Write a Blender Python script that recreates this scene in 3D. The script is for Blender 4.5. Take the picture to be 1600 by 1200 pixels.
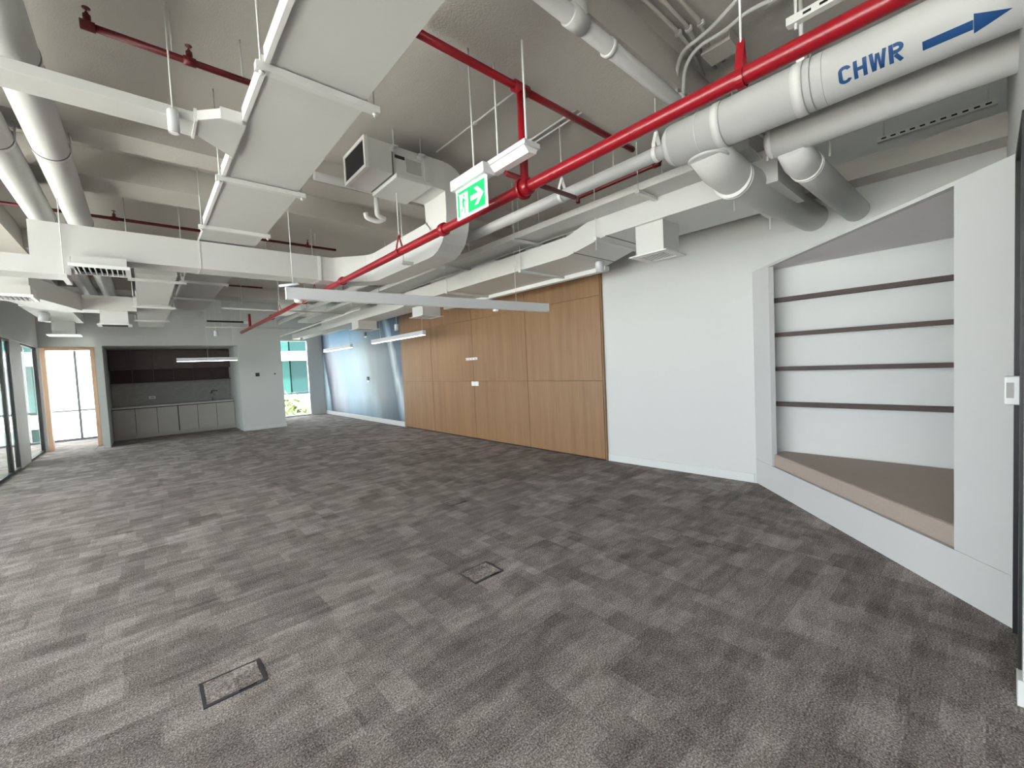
import bpy, math, random
from mathutils import Vector, Matrix, Quaternion
random.seed(7)
for o in list(bpy.data.objects): bpy.data.objects.remove(o)
SC = bpy.context.scene
COL = SC.collection
R = math.radians

# ---------------------------------------------------------------- camera
cam = bpy.data.cameras.new('camera'); cam.sensor_width = 36; cam.lens = 653.4/1600*36; cam.clip_start = .05; cam.clip_end = 300
cam_o = bpy.data.objects.new('camera', cam); COL.objects.link(cam_o); SC.camera = cam_o
yaw, pitch, roll = R(-41.292), R(-2.572), R(-2.734)
fwd = Vector((-math.sin(yaw)*math.cos(pitch), math.cos(yaw)*math.cos(pitch), math.sin(pitch)))
rgt = Vector((math.cos(yaw), math.sin(yaw), 0)); upv = rgt.cross(fwd)
r2 = rgt*math.cos(roll)+upv*math.sin(roll); u2 = upv*math.cos(roll)-rgt*math.sin(roll)
M = Matrix((r2, u2, -fwd)).transposed().to_4x4(); M.translation = (0, 0, 1.5); cam_o.matrix_world = M

# ---------------------------------------------------------------- sky and exposure
wd = bpy.data.worlds.new('overcast_sky'); SC.world = wd; wd.use_nodes = True
bg = wd.node_tree.nodes['Background']; bg.inputs[0].default_value = (.92, .96, 1, 1); bg.inputs[1].default_value = 3.2
SC.view_settings.view_transform = 'Standard'; SC.view_settings.look = 'None'; SC.view_settings.gamma = 1
SC.view_settings.use_curve_mapping = False; SC.view_settings.exposure = 1.68
def portal(loc, rot, sx, sy):
    l = bpy.data.lights.new('window_portal', 'AREA'); l.shape = 'RECTANGLE'; l.size = sx; l.size_y = sy; l.cycles.is_portal = True
    o = bpy.data.objects.new('window_portal', l); COL.objects.link(o); o.location = loc; o.rotation_euler = rot
sun = bpy.data.lights.new('sun', 'SUN'); sun.energy = 14; sun.angle = R(3); sun.color = (1, .95, .88)
sun_o = bpy.data.objects.new('sun', sun); COL.objects.link(sun_o); sun_o.rotation_euler = (R(22), R(30), 0)     # high sun from the right-hand, rear side
portal((-4.45, 6.6, 1.7), (0, R(-90), 0), 3.0, 19)      # long window band on the left of the room
portal((3.95, 16.65, 1.4), (R(-90), 0, 0), 1.4, 2.8)
portal((-2.3, 16.65, 1.4), (R(-90), 0, 0), 3.1, 2.7)

# ---------------------------------------------------------------- materials
MATS = {}
def mat(name, col, rough=.6, metal=0, bump=0, bscale=60, var=0, vscale=3, emit=0, spec=.5):
    m = bpy.data.materials.new(name); m.use_nodes = True; n = m.node_tree.nodes; L = m.node_tree.links; p = n['Principled BSDF']
    p.inputs['Base Color'].default_value = (*col, 1); p.inputs['Roughness'].default_value = rough; p.inputs['Metallic'].default_value = metal
    p.inputs['Specular IOR Level'].default_value = spec
    tc = n.new('ShaderNodeTexCoord')
    if var:
        t = n.new('ShaderNodeTexNoise'); t.inputs['Scale'].default_value = vscale; t.inputs['Detail'].default_value = 4
        L.new(tc.outputs['Object'], t.inputs['Vector'])
        mx = n.new('ShaderNodeMix'); mx.data_type = 'RGBA'
        mx.inputs[6].default_value = (*[c*(1-var) for c in col], 1); mx.inputs[7].default_value = (*[min(1, c*(1+var)) for c in col], 1)
        L.new(t.outputs['Fac'], mx.inputs[0]); L.new(mx.outputs[2], p.inputs['Base Color'])
    if bump:
        t = n.new('ShaderNodeTexNoise'); t.inputs['Scale'].default_value = bscale; t.inputs['Detail'].default_value = 3
        L.new(tc.outputs['Object'], t.inputs['Vector'])
        b = n.new('ShaderNodeBump'); b.inputs['Strength'].default_value = bump; b.inputs['Distance'].default_value = .01
        L.new(t.outputs['Fac'], b.inputs['Height']); L.new(b.outputs['Normal'], p.inputs['Normal'])
    if emit:
        p.inputs['Emission Color'].default_value = (*col, 1); p.inputs['Emission Strength'].default_value = emit
    MATS[name] = m; return m
mat('wall_paint', (.59, .597, .588), .6, bump=.05, bscale=120)
mat('nook_paint', (.56, .558, .56), .55, bump=.03, bscale=120)
mat('ceiling_paint', (.545, .525, .485), .85, bump=.25, bscale=90, var=.06, vscale=2)
mat('duct_white', (.60, .60, .58), .5, bump=.06, bscale=25, var=.03, vscale=2)
mat('pipe_white', (.60, .60, .585), .5, bump=.08, bscale=18, var=.03, vscale=4)
mat('seam_grey', (.16, .16, .15), .7)
mat('seam_light', (.34, .34, .33), .6)
mat('strap_white', (.72, .72, .70), .45)
mat('steel_painted', (.66, .66, .64), .45)
mat('red_paint', (.26, .004, .011), .28)
mat('shaded_red', (.13, .006, .010), .4)  # same red paint, with the branches' shade put into its colour
mat('black_metal', (.012, .012, .013), .45)
mat('dark_void', (.01, .009, .01), .9)
mat('luminaire_white', (.62, .63, .65), .4)
mat('luminaire_lens', (.86, .86, .85), .5)
mat('lens_fill_glow', (1, .98, .95), .5, emit=8)  # glow added to the far pendant lenses to brighten the kitchenette end
mat('plastic_white', (.82, .82, .82), .35)
mat('blue_stencil', (.004, .062, .21), .6)
mat('shelf_brown', (.055, .033, .030), .6, var=.15, vscale=14)
mat('soffit_grey', (.78, .75, .775), .7)
mat('cushion_fabric', (.42, .345, .30), .95, bump=.5, bscale=500, var=.08, vscale=60)
mat('cabinet_brown', (.085, .056, .052), .5, var=.2, vscale=8)
mat('cabinet_taupe', (.42, .395, .375), .5, var=.05, vscale=5)
mat('worktop_grey', (.55, .54, .53), .35)
mat('chrome', (.75, .75, .76), .18, metal=1)
mat('dark_tap', (.05, .05, .055), .3, metal=.7)
mat('sign_green', (.0, .42, .10), .4, emit=.22)
mat('sign_white', (.95, 1, .97), .4, emit=.16)
mat('box_metal', (.10, .10, .115), .35, metal=.6)
mat('ext_white', (.80, .82, .82), .7)
mat('ext_teal', (.014, .058, .053), .4, spec=.15)
mat('ext_teal_dark', (.008, .032, .032), .4, spec=.15)
mat('ext_ground', (.62, .60, .56), .9)
mat('foliage', (.10, .17, .06), .8)
mat('foliage_light', (.22, .28, .12), .8)
mat('tree_bark', (.16, .12, .08), .9)
mat('window_frame', (.75, .77, .77), .4)
mat('dark_frame', (.10, .105, .11), .5)
mat('blackout', (.02, .02, .02), .8)
mat('skirting_white', (.62, .635, .635), .45)
mat('label_black', (.02, .02, .02), .5)
mat('label_grey', (.42, .41, .39), .6)

def glass_mat(name, tint, refl):
    m = bpy.data.materials.new(name); m.use_nodes = True; n = m.node_tree.nodes; L = m.node_tree.links
    n.remove(n['Principled BSDF'])
    a = n.new('ShaderNodeBsdfTransparent'); a.inputs[0].default_value = (*tint, 1)
    g = n.new('ShaderNodeBsdfGlossy'); g.inputs['Roughness'].default_value = .02
    x = n.new('ShaderNodeMixShader'); x.inputs[0].default_value = refl; L.new(a.outputs[0], x.inputs[1]); L.new(g.outputs[0], x.inputs[2])
    L.new(x.outputs[0], n['Material Output'].inputs['Surface']); MATS[name] = m
glass_mat('window_glass', (.97, .99, .985), .04)
glass_mat('partition_glass', (.94, .965, .955), .07)
def translucent_mat(name, col):
    m = bpy.data.materials.new(name); m.use_nodes = True; n = m.node_tree.nodes; L = m.node_tree.links
    n.remove(n['Principled BSDF'])
    a = n.new('ShaderNodeBsdfTranslucent'); a.inputs[0].default_value = (*col, 1)
    d = n.new('ShaderNodeBsdfDiffuse'); d.inputs[0].default_value = (*col, 1)
    x = n.new('ShaderNodeMixShader'); x.inputs[0].default_value = .3; L.new(a.outputs[0], x.inputs[1]); L.new(d.outputs[0], x.inputs[2])
    L.new(x.outputs[0], n['Material Output'].inputs['Surface']); MATS[name] = m
translucent_mat('blind_fabric', (.93, .96, 1))
translucent_mat('frosted_film', (.85, .90, .89))

def mnode(n, L, op, a, b=None):
    x = n.new('ShaderNodeMath'); x.operation = op
    for i, v in enumerate((a, b)):
        if v is None: continue
        if hasattr(v, 'links'): L.new(v, x.inputs[i])
        else: x.inputs[i].default_value = v
    return x.outputs[0]
def ramp(n, L, fac, stops):
    r = n.new('ShaderNodeValToRGB'); e = r.color_ramp.elements
    while len(e) < len(stops): e.new(.5)
    for el, (p, c) in zip(e, stops): el.position = p; el.color = (*c, 1)
    L.new(fac, r.inputs[0]); return r.outputs[0]

def carpet_mat():
    m = bpy.data.materials.new('carpet'); m.use_nodes = True; n = m.node_tree.nodes; L = m.node_tree.links; p = n['Principled BSDF']
    p.inputs['Roughness'].default_value = .95; p.inputs['Specular IOR Level'].default_value = .15
    g = n.new('ShaderNodeNewGeometry'); sep = n.new('ShaderNodeSeparateXYZ'); L.new(g.outputs['Position'], sep.inputs[0])
    def patches(w, h, ox, oy):
        row = mnode(n, L, 'FLOOR', mnode(n, L, 'DIVIDE', mnode(n, L, 'ADD', sep.outputs['Y'], oy), h))
        wn = n.new('ShaderNodeTexWhiteNoise'); wn.noise_dimensions = '1D'; L.new(row, wn.inputs['W'])
        xx = mnode(n, L, 'ADD', mnode(n, L, 'DIVIDE', mnode(n, L, 'ADD', sep.outputs['X'], ox), w), mnode(n, L, 'MULTIPLY', wn.outputs['Value'], 7.3))
        cx = n.new('ShaderNodeCombineXYZ'); L.new(mnode(n, L, 'FLOOR', xx), cx.inputs[0]); L.new(row, cx.inputs[1])
        w2 = n.new('ShaderNodeTexWhiteNoise'); w2.noise_dimensions = '2D'; L.new(cx.outputs[0], w2.inputs['Vector'])
        return w2.outputs['Value']
    p1 = patches(.25, .125, 0, 0); p2 = patches(.14, .25, .07, .04); p3 = patches(.34, .0625, .2, .01)
    mp = n.new('ShaderNodeMapping'); mp.inputs['Scale'].default_value = (5.5, 13, 1); L.new(g.outputs['Position'], mp.inputs[0])
    st = n.new('ShaderNodeTexNoise'); st.inputs['Scale'].default_value = 1; st.inputs['Detail'].default_value = 6; st.inputs['Roughness'].default_value = .65; L.new(mp.outputs[0], st.inputs['Vector'])
    gr = n.new('ShaderNodeTexNoise'); gr.inputs['Scale'].default_value = 130; gr.inputs['Detail'].default_value = 3; gr.inputs['Roughness'].default_value = .7; L.new(g.outputs['Position'], gr.inputs['Vector'])
    oi = n.new('ShaderNodeObjectInfo')
    v = mnode(n, L, 'MULTIPLY', p1, .18)
    v = mnode(n, L, 'ADD', v, mnode(n, L, 'MULTIPLY', p2, .17))
    v = mnode(n, L, 'ADD', v, mnode(n, L, 'MULTIPLY', p3, .08))
    v = mnode(n, L, 'ADD', v, mnode(n, L, 'MULTIPLY', st.outputs['Fac'], .62))
    v = mnode(n, L, 'ADD', v, mnode(n, L, 'MULTIPLY', gr.outputs['Fac'], 2.3))
    v = mnode(n, L, 'ADD', v, mnode(n, L, 'MULTIPLY', oi.outputs['Random'], .06))
    v = mnode(n, L, 'SUBTRACT', v, 1.27)
    c = ramp(n, L, v, [(0.02, (.068, .056, .051)), (.38, (.188, .163, .153)), (.62, (.322, .288, .274)), (.98, (.60, .555, .535))])
    L.new(c, p.inputs['Base Color'])
    b = n.new('ShaderNodeBump'); b.inputs['Strength'].default_value = .6; b.inputs['Distance'].default_value = .006
    L.new(gr.outputs['Fac'], b.inputs['Height']); L.new(b.outputs['Normal'], p.inputs['Normal'])
    MATS['carpet'] = m
carpet_mat()

def wood_mat(name, c0, c1, c2):
    m = bpy.data.materials.new(name); m.use_nodes = True; n = m.node_tree.nodes; L = m.node_tree.links; p = n['Principled BSDF']
    p.inputs['Roughness'].default_value = .45
    g = n.new('ShaderNodeNewGeometry'); oi = n.new('ShaderNodeObjectInfo')
    mp = n.new('ShaderNodeMapping'); mp.inputs['Scale'].default_value = (9, 9, .5); L.new(g.outputs['Position'], mp.inputs[0])
    cx = n.new('ShaderNodeCombineXYZ'); L.new(mnode(n, L, 'MULTIPLY', oi.outputs['Random'], 30), cx.inputs[2]); L.new(cx.outputs[0], mp.inputs['Location'])
    a = n.new('ShaderNodeTexNoise'); a.inputs['Scale'].default_value = 1; a.inputs['Detail'].default_value = 5; L.new(mp.outputs[0], a.inputs['Vector'])
    mp2 = n.new('ShaderNodeMapping'); mp2.inputs['Scale'].default_value = (90, 90, 2.5); L.new(g.outputs['Position'], mp2.inputs[0])
    b = n.new('ShaderNodeTexNoise'); b.inputs['Scale'].default_value = 1; b.inputs['Detail'].default_value = 3; L.new(mp2.outputs[0], b.inputs['Vector'])
    v = mnode(n, L, 'ADD', mnode(n, L, 'MULTIPLY', a.outputs['Fac'], .55), mnode(n, L, 'MULTIPLY', b.outputs['Fac'], .45))
    L.new(ramp(n, L, v, [(.32, c0), (.5, c1), (.68, c2)]), p.inputs['Base Color']); MATS[name] = m
wood_mat('oak_veneer', (.212, .112, .050), (.262, .145, .068), (.31, .177, .090))
wood_mat('oak_frame', (.30, .17, .10), (.40, .24, .15), (.46, .29, .19))

def marble_mat():
    m = bpy.data.materials.new('marble_grey'); m.use_nodes = True; n = m.node_tree.nodes; L = m.node_tree.links; p = n['Principled BSDF']
    p.inputs['Roughness'].default_value = .3
    g = n.new('ShaderNodeNewGeometry'); a = n.new('ShaderNodeTexNoise'); a.inputs['Scale'].default_value = 1.6; a.inputs['Detail'].default_value = 8; a.inputs['Distortion'].default_value = 1.6
    L.new(g.outputs['Position'], a.inputs['Vector'])
    L.new(ramp(n, L, a.outputs['Fac'], [(.3, (.25, .24, .235)), (.48, (.27, .26, .255)), (.505, (.31, .30, .29)), (.53, (.265, .255, .25)), (.8, (.24, .23, .225))]), p.inputs['Base Color']); MATS['marble_grey'] = m
marble_mat()

def mural_mat():
    # a printed wall covering: soft blue light fading to smoky greys, with a pale curved band at each end (flat print)
    m = bpy.data.materials.new('mural_print'); m.use_nodes = True; n = m.node_tree.nodes; L = m.node_tree.links; p = n['Principled BSDF']
    p.inputs['Roughness'].default_value = .5
    g = n.new('ShaderNodeNewGeometry'); s = n.new('ShaderNodeSeparateXYZ'); L.new(g.outputs['Position'], s.inputs[0])
    mp = n.new('ShaderNodeMapping'); mp.inputs['Scale'].default_value = (1, 1.3, .35); L.new(g.outputs['Position'], mp.inputs[0])
    nz = n.new('ShaderNodeTexNoise'); nz.inputs['Scale'].default_value = 1.2; nz.inputs['Detail'].default_value = 4; L.new(mp.outputs[0], nz.inputs['Vector'])
    u = mnode(n, L, 'DIVIDE', mnode(n, L, 'SUBTRACT', s.outputs['Y'], 10.25), 6.45)     # 0 by the oak panels, 1 by the window
    h = mnode(n, L, 'DIVIDE', s.outputs['Z'], 2.9)
    # bands lean over with height
    w = mnode(n, L, 'ADD', u, mnode(n, L, 'MULTIPLY', mnode(n, L, 'SUBTRACT', h, .45), -.16))
    w = mnode(n, L, 'ADD', w, mnode(n, L, 'MULTIPLY', mnode(n, L, 'SUBTRACT', nz.outputs['Fac'], .5), .16))
    c = ramp(n, L, w, [(0, (.07, .115, .18)), (.045, (.55, .64, .70)), (.085, (.10, .145, .19)), (.28, (.22, .27, .30)), (.34, (.33, .44, .51)), (.45, (.38, .56, .68)), (.62, (.30, .52, .70)), (.76, (.42, .52, .66)), (.86, (.30, .32, .41)), (.93, (.04, .055, .085)), (.955, (.42, .56, .64))])
    lo = ramp(n, L, mnode(n, L, 'ADD', h, mnode(n, L, 'MULTIPLY', nz.outputs['Fac'], .25)), [(.10, (.45, .50, .57)), (.38, (1, 1, 1)), (.92, (1, 1, 1)), (1.0, (.62, .82, 1))])
    mx = n.new('ShaderNodeMix'); mx.data_type = 'RGBA'; mx.blend_type = 'MULTIPLY'; mx.inputs[0].default_value = 1
    L.new(c, mx.inputs[6]); L.new(lo, mx.inputs[7]); L.new(mx.outputs[2], p.inputs['Base Color']); MATS['mural_print'] = m
mural_mat()

# ---------------------------------------------------------------- builders
def thing(name, label=None, cat=None, loc=(0, 0, 0), group=None, kind=None):
    o = bpy.data.objects.new(name, None); COL.objects.link(o); o.location = loc; o.empty_display_size = .1
    return tag(o, label, cat, group, kind)
def tag(o, label=None, cat=None, group=None, kind=None):
    if label: o['label'] = label
    if cat: o['category'] = cat
    if group: o['group'] = group
    if kind: o['kind'] = kind
    return o
def origin(o):
    v = Vector((0, 0, 0))
    while o: v = v+Vector(o.location); o = o.parent
    return v
def mesh(name, vs, fs, m, parent=None, smooth=False, loc=None, bevel=0, label=None):
    base = origin(parent) if parent else Vector(loc or (0, 0, 0))
    me = bpy.data.meshes.new(name); me.from_pydata([tuple(Vector(v)-base) for v in vs], [], fs)
    me.materials.append(MATS[m]); me.update()
    if smooth:
        for p in me.polygons: p.use_smooth = True
    o = bpy.data.objects.new(name, me); COL.objects.link(o)
    if parent: o.parent = parent
    else: o.location = base
    if bevel:
        b = o.modifiers.new('bevel', 'BEVEL'); b.width = bevel; b.segments = 2; b.limit_method = 'ANGLE'
    if label: o['label'] = label
    return o
BF = [(0, 3, 2, 1), (4, 5, 6, 7), (0, 1, 5, 4), (1, 2, 6, 5), (2, 3, 7, 6), (3, 0, 4, 7)]
def boxv(x0, x1, y0, y1, z0, z1):
    return [(x0, y0, z0), (x1, y0, z0), (x1, y1, z0), (x0, y1, z0), (x0, y0, z1), (x1, y0, z1), (x1, y1, z1), (x0, y1, z1)]
def box(name, m, b, parent=None, bevel=0, label=None, loc=None):
    return mesh(name, boxv(*b), BF, m, parent, bevel=bevel, label=label, loc=loc or ((b[0]+b[1])/2, (b[2]+b[3])/2, b[4]))
def boxes(name, m, bs, parent=None, bevel=0, loc=None):
    vs, fs = [], []
    for b in bs:
        k = len(vs); vs += boxv(*b); fs += [tuple(i+k for i in f) for f in BF]
    return mesh(name, vs, fs, m, parent, bevel=bevel, loc=loc or bs[0][::2])
def prism(name, m, poly, z0, z1, parent=None, bevel=0, axis='z', loc=None):
    # poly: list of 2-D points, extruded along an axis
    n = len(poly); put = {'z': lambda p, h: (p[0], p[1], h), 'y': lambda p, h: (p[0], h, p[1]), 'x': lambda p, h: (h, p[0], p[1])}[axis]
    vs = [put(p, z0) for p in poly]+[put(p, z1) for p in poly]
    fs = [tuple(range(n))[::-1], tuple(range(n, 2*n))]+[(i, (i+1) % n, n+(i+1) % n, n+i) for i in range(n)]
    o = mesh(name, vs, fs, m, parent, bevel=bevel, loc=loc or vs[0])
    import bmesh
    bm = bmesh.new(); bm.from_mesh(o.data); bmesh.ops.recalc_face_normals(bm, faces=bm.faces); bm.to_mesh(o.data); bm.free()
    return o
def rounded(pts, rad, n=6):
    pts = [Vector(p) for p in pts]; out = [pts[0]]
    for a, b, c in zip(pts, pts[1:], pts[2:]):
        d1, d2 = (a-b), (c-b); r = min(rad, d1.length*.48, d2.length*.48); p, q = b+d1.normalized()*r, b+d2.normalized()*r
        for i in range(n+1):
            t = i/n; out.append(p*(1-t)**2+b*2*t*(1-t)+q*t*t)
    return out+[pts[-1]]
def sweepdata(pts, prof, up=(0, 0, 1), caps=True, taper=1):
    pts = [Vector(p) for p in pts]; N = len(pts); vs, fs = [], []
    t0 = (pts[1]-pts[0]).normalized(); u = Vector(up); u = (u-t0*u.dot(t0))
    if u.length < 1e-4: u = Vector((1, 0, 0))-t0*t0.x
    u.normalize(); s = t0.cross(u); prev = t0
    for i, p in enumerate(pts):
        ti = (pts[i]-pts[i-1]).normalized() if i else t0; to = (pts[i+1]-pts[i]).normalized() if i < N-1 else ti
        if i:
            q = prev.rotation_difference(ti); u = q@u; s = q@s; prev = ti
        nrm = (ti+to); nrm = nrm.normalized() if nrm.length > 1e-5 else ti
        for a, b in prof:
            o = s*a*(1+(taper-1)*i/(N-1))+u*b
            o = o-ti*(o.dot(nrm)/max(ti.dot(nrm), .2)); vs.append(p+o)
    k = len(prof)
    for i in range(N-1):
        for j in range(k):
            fs.append((i*k+j, i*k+(j+1) % k, (i+1)*k+(j+1) % k, (i+1)*k+j))
    if caps: fs += [tuple(range(k))[::-1], tuple(range((N-1)*k, N*k))]
    return vs, fs
def circ(r, n=16): return [(r*math.cos(2*math.pi*i/n), r*math.sin(2*math.pi*i/n)) for i in range(n)]
def rect(w, h): return [(-w/2, -h/2), (w/2, -h/2), (w/2, h/2), (-w/2, h/2)]
def flip(fs): return [tuple(reversed(f)) for f in fs]
def tube(name, pts, r, m, parent=None, n=16, rad=0, label=None):
    if rad: pts = rounded(pts, rad)
    vs, fs = sweepdata(pts, circ(r, n))
    o = mesh(name, vs, flip(fs), m, parent, label=label, loc=tuple(pts[0]))
    for p in o.data.polygons: p.use_smooth = len(p.vertices) == 4
    return o
def rectduct(name, pts, w, h, m, parent=None, rad=0, up=(0, 0, 1), n=6, bevel=0, taper=1):
    if rad: pts = rounded(pts, rad, n)
    vs, fs = sweepdata(pts, rect(w, h), up, taper=taper)
    return mesh(name, vs, flip(fs), m, parent, loc=tuple(pts[0]), bevel=bevel)
def lathe(name, prof, c, m, parent=None, n=24, axis='z'):
    # prof: (radius, offset along axis)
    vs, fs = [], []
    for r, h in prof:
        for i in range(n):
            a = 2*math.pi*i/n; p = {'z': (r*math.cos(a), r*math.sin(a), h), 'y': (r*math.cos(a), h, r*math.sin(a)), 'x': (h, r*math.cos(a), r*math.sin(a))}[axis]
            vs.append(Vector(c)+Vector(p))
    for i in range(len(prof)-1):
        for j in range(n): fs.append((i*n+j, i*n+(j+1) % n, (i+1)*n+(j+1) % n, (i+1)*n+j))
    fs += [tuple(range(n))[::-1], tuple(range((len(prof)-1)*n, len(prof)*n))]
    o = mesh(name, vs, fs, m, parent, loc=c)
    for p in o.data.polygons: p.use_smooth = len(p.vertices) == 4
    return o
def ring(name, c, r, w, m, parent, axis='y', n=24):
    return lathe(name, [(r-.004, -w/2), (r, -w/2), (r, w/2), (r-.004, w/2)], c, m, parent, n, axis)
SLAB = 3.65
def rod(x, y, z0, parent, r=.005, z1=None): return tube('hanger_rod', [(x, y, z0), (x, y, z1 or SLAB)], r, 'steel_painted', parent, 6)

# ================================================================ SETTING
W = 5.27           # right-hand wall
YK = 13.85         # wall with the kitchenette recess
YF = 16.7          # facade at the far end
FX0 = -4.5
fl = box('floor', 'carpet', (FX0, 8.4, -5, YF+.1, -.20, -.007)); tag(fl, kind='structure')
# carpet tiles 0.5 m square, the 300 that show largest as parts, the others as one part
def proj(p):
    q = Vector(p)-Vector((0, 0, 1.5)); d = q.dot(fwd)
    return (800+653.4*q.dot(r2)/d, 600-653.4*q.dot(u2)/d, d) if d > .15 else (-1e4, -1e4, d)
tiles = []
def on_floor(x, y):
    if x > W: return False
    if y < -.35 and x > 2.4: return False
    if x+y < 0 and x > 2.9 and y < .1: return False
    if y > YK-.3 and -.9 < x < 3.1: return y < 15.2 and -.6 < x < 2.0
    return True
for i in range(-9, 21):
    for j in range(-8, 33):
        x, y = -.2+i*.5, .1+j*.5
        if not (FX0+.3 < x < W+.2 and -4 < y < YF): continue
        if not on_floor(x, y): continue
        px = [proj((x+a, y+b, 0)) for a in (-.25, .25) for b in (-.25, .25)]
        vis = any(-20 < a < 1620 and 560 < b < 1220 for a, b, d in px)
        tiles.append((0 if vis else 1, math.hypot(x, y), x, y))
tiles.sort()
tile_me = None
for k, (a, d, x, y) in enumerate(tiles[:300]):
    if tile_me is None:
        t = mesh('carpet_tile', boxv(x-.2497, x+.2497, y-.2497, y+.2497, -.007, 0), BF[1:], 'carpet', loc=(x, y, 0)); tile_me = t.data
    else:
        t = bpy.data.objects.new('carpet_tile', tile_me); COL.objects.link(t)
    t.parent = fl; t.location = Vector((x, y, 0))-Vector(fl.location)
tag(boxes('carpet_tiles', 'carpet', [(x-.2497, x+.2497, y-.2497, y+.2497, -.007, 0) for a, d, x, y in tiles[300:]], fl), kind='stuff')

# ceiling slab with its downstand beams
ce = box('ceiling', 'ceiling_paint', (FX0-.2, 8.4, -5.2, YF+.2, SLAB, SLAB+.25)); tag(ce, kind='structure')
for y0, y1, z in ((1.45, 2.06, 3.41), (4.42, 4.74, 3.42), (5.38, 5.84, 3.40), (8.6, 9.1, 3.40), (11.6, 12.1, 3.40), (-2.6, -2.0, 3.41)):
    box('beam', 'ceiling_paint', (FX0, W, y0, y1, z, SLAB), ce)
for x0, x1 in ((-1.55, -1.1),):
    box('beam', 'ceiling_paint', (x0, x1, -5, 13.8, 3.38, SLAB), ce)
box('wall_ledge', 'ceiling_paint', (5.0, W, -.1, 12.0, 3.05, 3.23), ce)

# walls
def struct(o): return tag(o, kind='structure')
WM = 5.18          # wall face behind the panelling and mural
wr = struct(prism('wall_right', 'wall_paint', [(W, -.1), (W, 1.77), (WM, 3.8), (WM, YF), (W+.25, YF), (W+.25, -.1)], -.02, SLAB))
struct(prism('baseboard_right', 'skirting_white', [(W-.014, 1.79), (WM-.013, 3.765), (WM+.003, 3.765), (W, 1.79)], 0, .10))
struct(boxes('baseboard_mural', 'skirting_white', [(WM-.05, WM, 10.24, YF, 0, .13)], bevel=.003))
# kitchenette wall: a thick wall with a recess and an end facing the far window
KX0, KX1, KH = -.69, 2.03, 2.42
struct(box('wall_kitchen_right', 'wall_paint', (KX1, 3.11, YK, 15.9, -.02, SLAB)))
struct(box('wall_kitchen_left', 'wall_paint', (-.80, KX0, YK, 15.9, -.02, SLAB)))
struct(box('wall_kitchen_head', 'wall_paint', (KX0, KX1, YK, 15.9, KH, SLAB)))
struct(box('wall_kitchen_back', 'wall_paint', (KX0, KX1, 15.75, 15.9, -.02, KH)))
struct(box('baseboard_kitchen', 'skirting_white', (KX1, 3.125, YK-.014, YK, 0, .10), bevel=.003))
# door wall to the left of the kitchenette
wdv = thing('wall_door', kind='structure', loc=(-1.3, 14.6, 0))
box('wall_panel', 'wall_paint', (-1.90, -1.76, 14.55, 14.70, -.02, SLAB), wdv)
box('wall_panel', 'wall_paint', (-1.76, -.80, 14.55, 14.70, 2.43, SLAB), wdv)
box('wall_panel', 'wall_paint', (-.87, -.80, 14.55, 14.70, -.02, 2.43), wdv)
# facade at the far end with openings
wf = thing('wall_far', kind='structure', loc=(0, YF, 0))
for b in ((FX0, -3.9, YF, YF+.2, -.02, SLAB), (-.75, 3.25, YF, YF+.2, -.02, SLAB), (4.66, 8.4, YF-.02, YF+.2, -.02, SLAB), (-3.9, -.75, YF, YF+.2, 2.75, SLAB), (3.25, 4.66, YF, YF+.2, 2.80, SLAB)):
    box('wall_panel', 'wall_paint', b, wf)
# left side of the room: window band, and the rear wall closed off to shape the light (both behind or beside the camera)
wl = thing('wall_left', kind='structure', loc=(FX0, 2, 0))
box('wall_panel', 'wall_paint', (FX0-.2, FX0, -5, YF, 3.25, SLAB), wl); box('wall_panel', 'wall_paint', (FX0-.2, FX0, -5, YF, -.02, .12), wl)
box('wall_panel', 'wall_paint', (FX0-.2, FX0, -5, -3, .12, 3.25), wl)
for y in (1.05, 5.2, 8.6, 12, 15.9): box('wall_panel', 'wall_paint', (FX0-.2, FX0, y, y+.25, .12, 3.25), wl)
wb = thing('wall_rear', kind='structure', loc=(0, -5, 0))
box('wall_panel', 'wall_paint', (FX0, 8.4, -5.2, -5, -.02, SLAB), wb)
ws = thing('wall_side', kind='structure', loc=(4, -.2, 0))          # wall returning beside the nook
box('wall_panel', 'wall_paint', (3.33, 5.49, -.26, -.1, -.02, SLAB), ws)
box('wall_panel', 'wall_paint', (2.62, 3.33, -.26, -.1, 2.42, SLAB), ws)
box('wall_panel', 'wall_paint', (2.62, 2.70, -.26, -.1, 0, 2.42), ws)
og = thing('window_10', kind='structure', loc=(-3.2, 8.97, 0))      # unseen end of the office, glazed to let more light through
for x0, x1 in ((FX0, -3.2), (-3.2, -1.92)):
    box('pane', 'partition_glass', (x0+.03, x1-.03, 8.96, 8.97, .045, 2.385), og)
    for x in (x0, x1-.03): box('frame', 'black_metal', (x, x+.03, 8.94, 9.0, 0, 2.42), og)
box('bulkhead', 'wall_paint', (FX0, -1.92, 8.9, 9.05, 2.42, SLAB), og)
struct(box('wall_corridor', 'wall_paint', (8.2, 8.4, -5, -.26, -.02, SLAB)))
struct(box('baseboard_side', 'skirting_white', (2.61, 2.71, -.27, -.085, 0, .11), bevel=.003))

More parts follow.
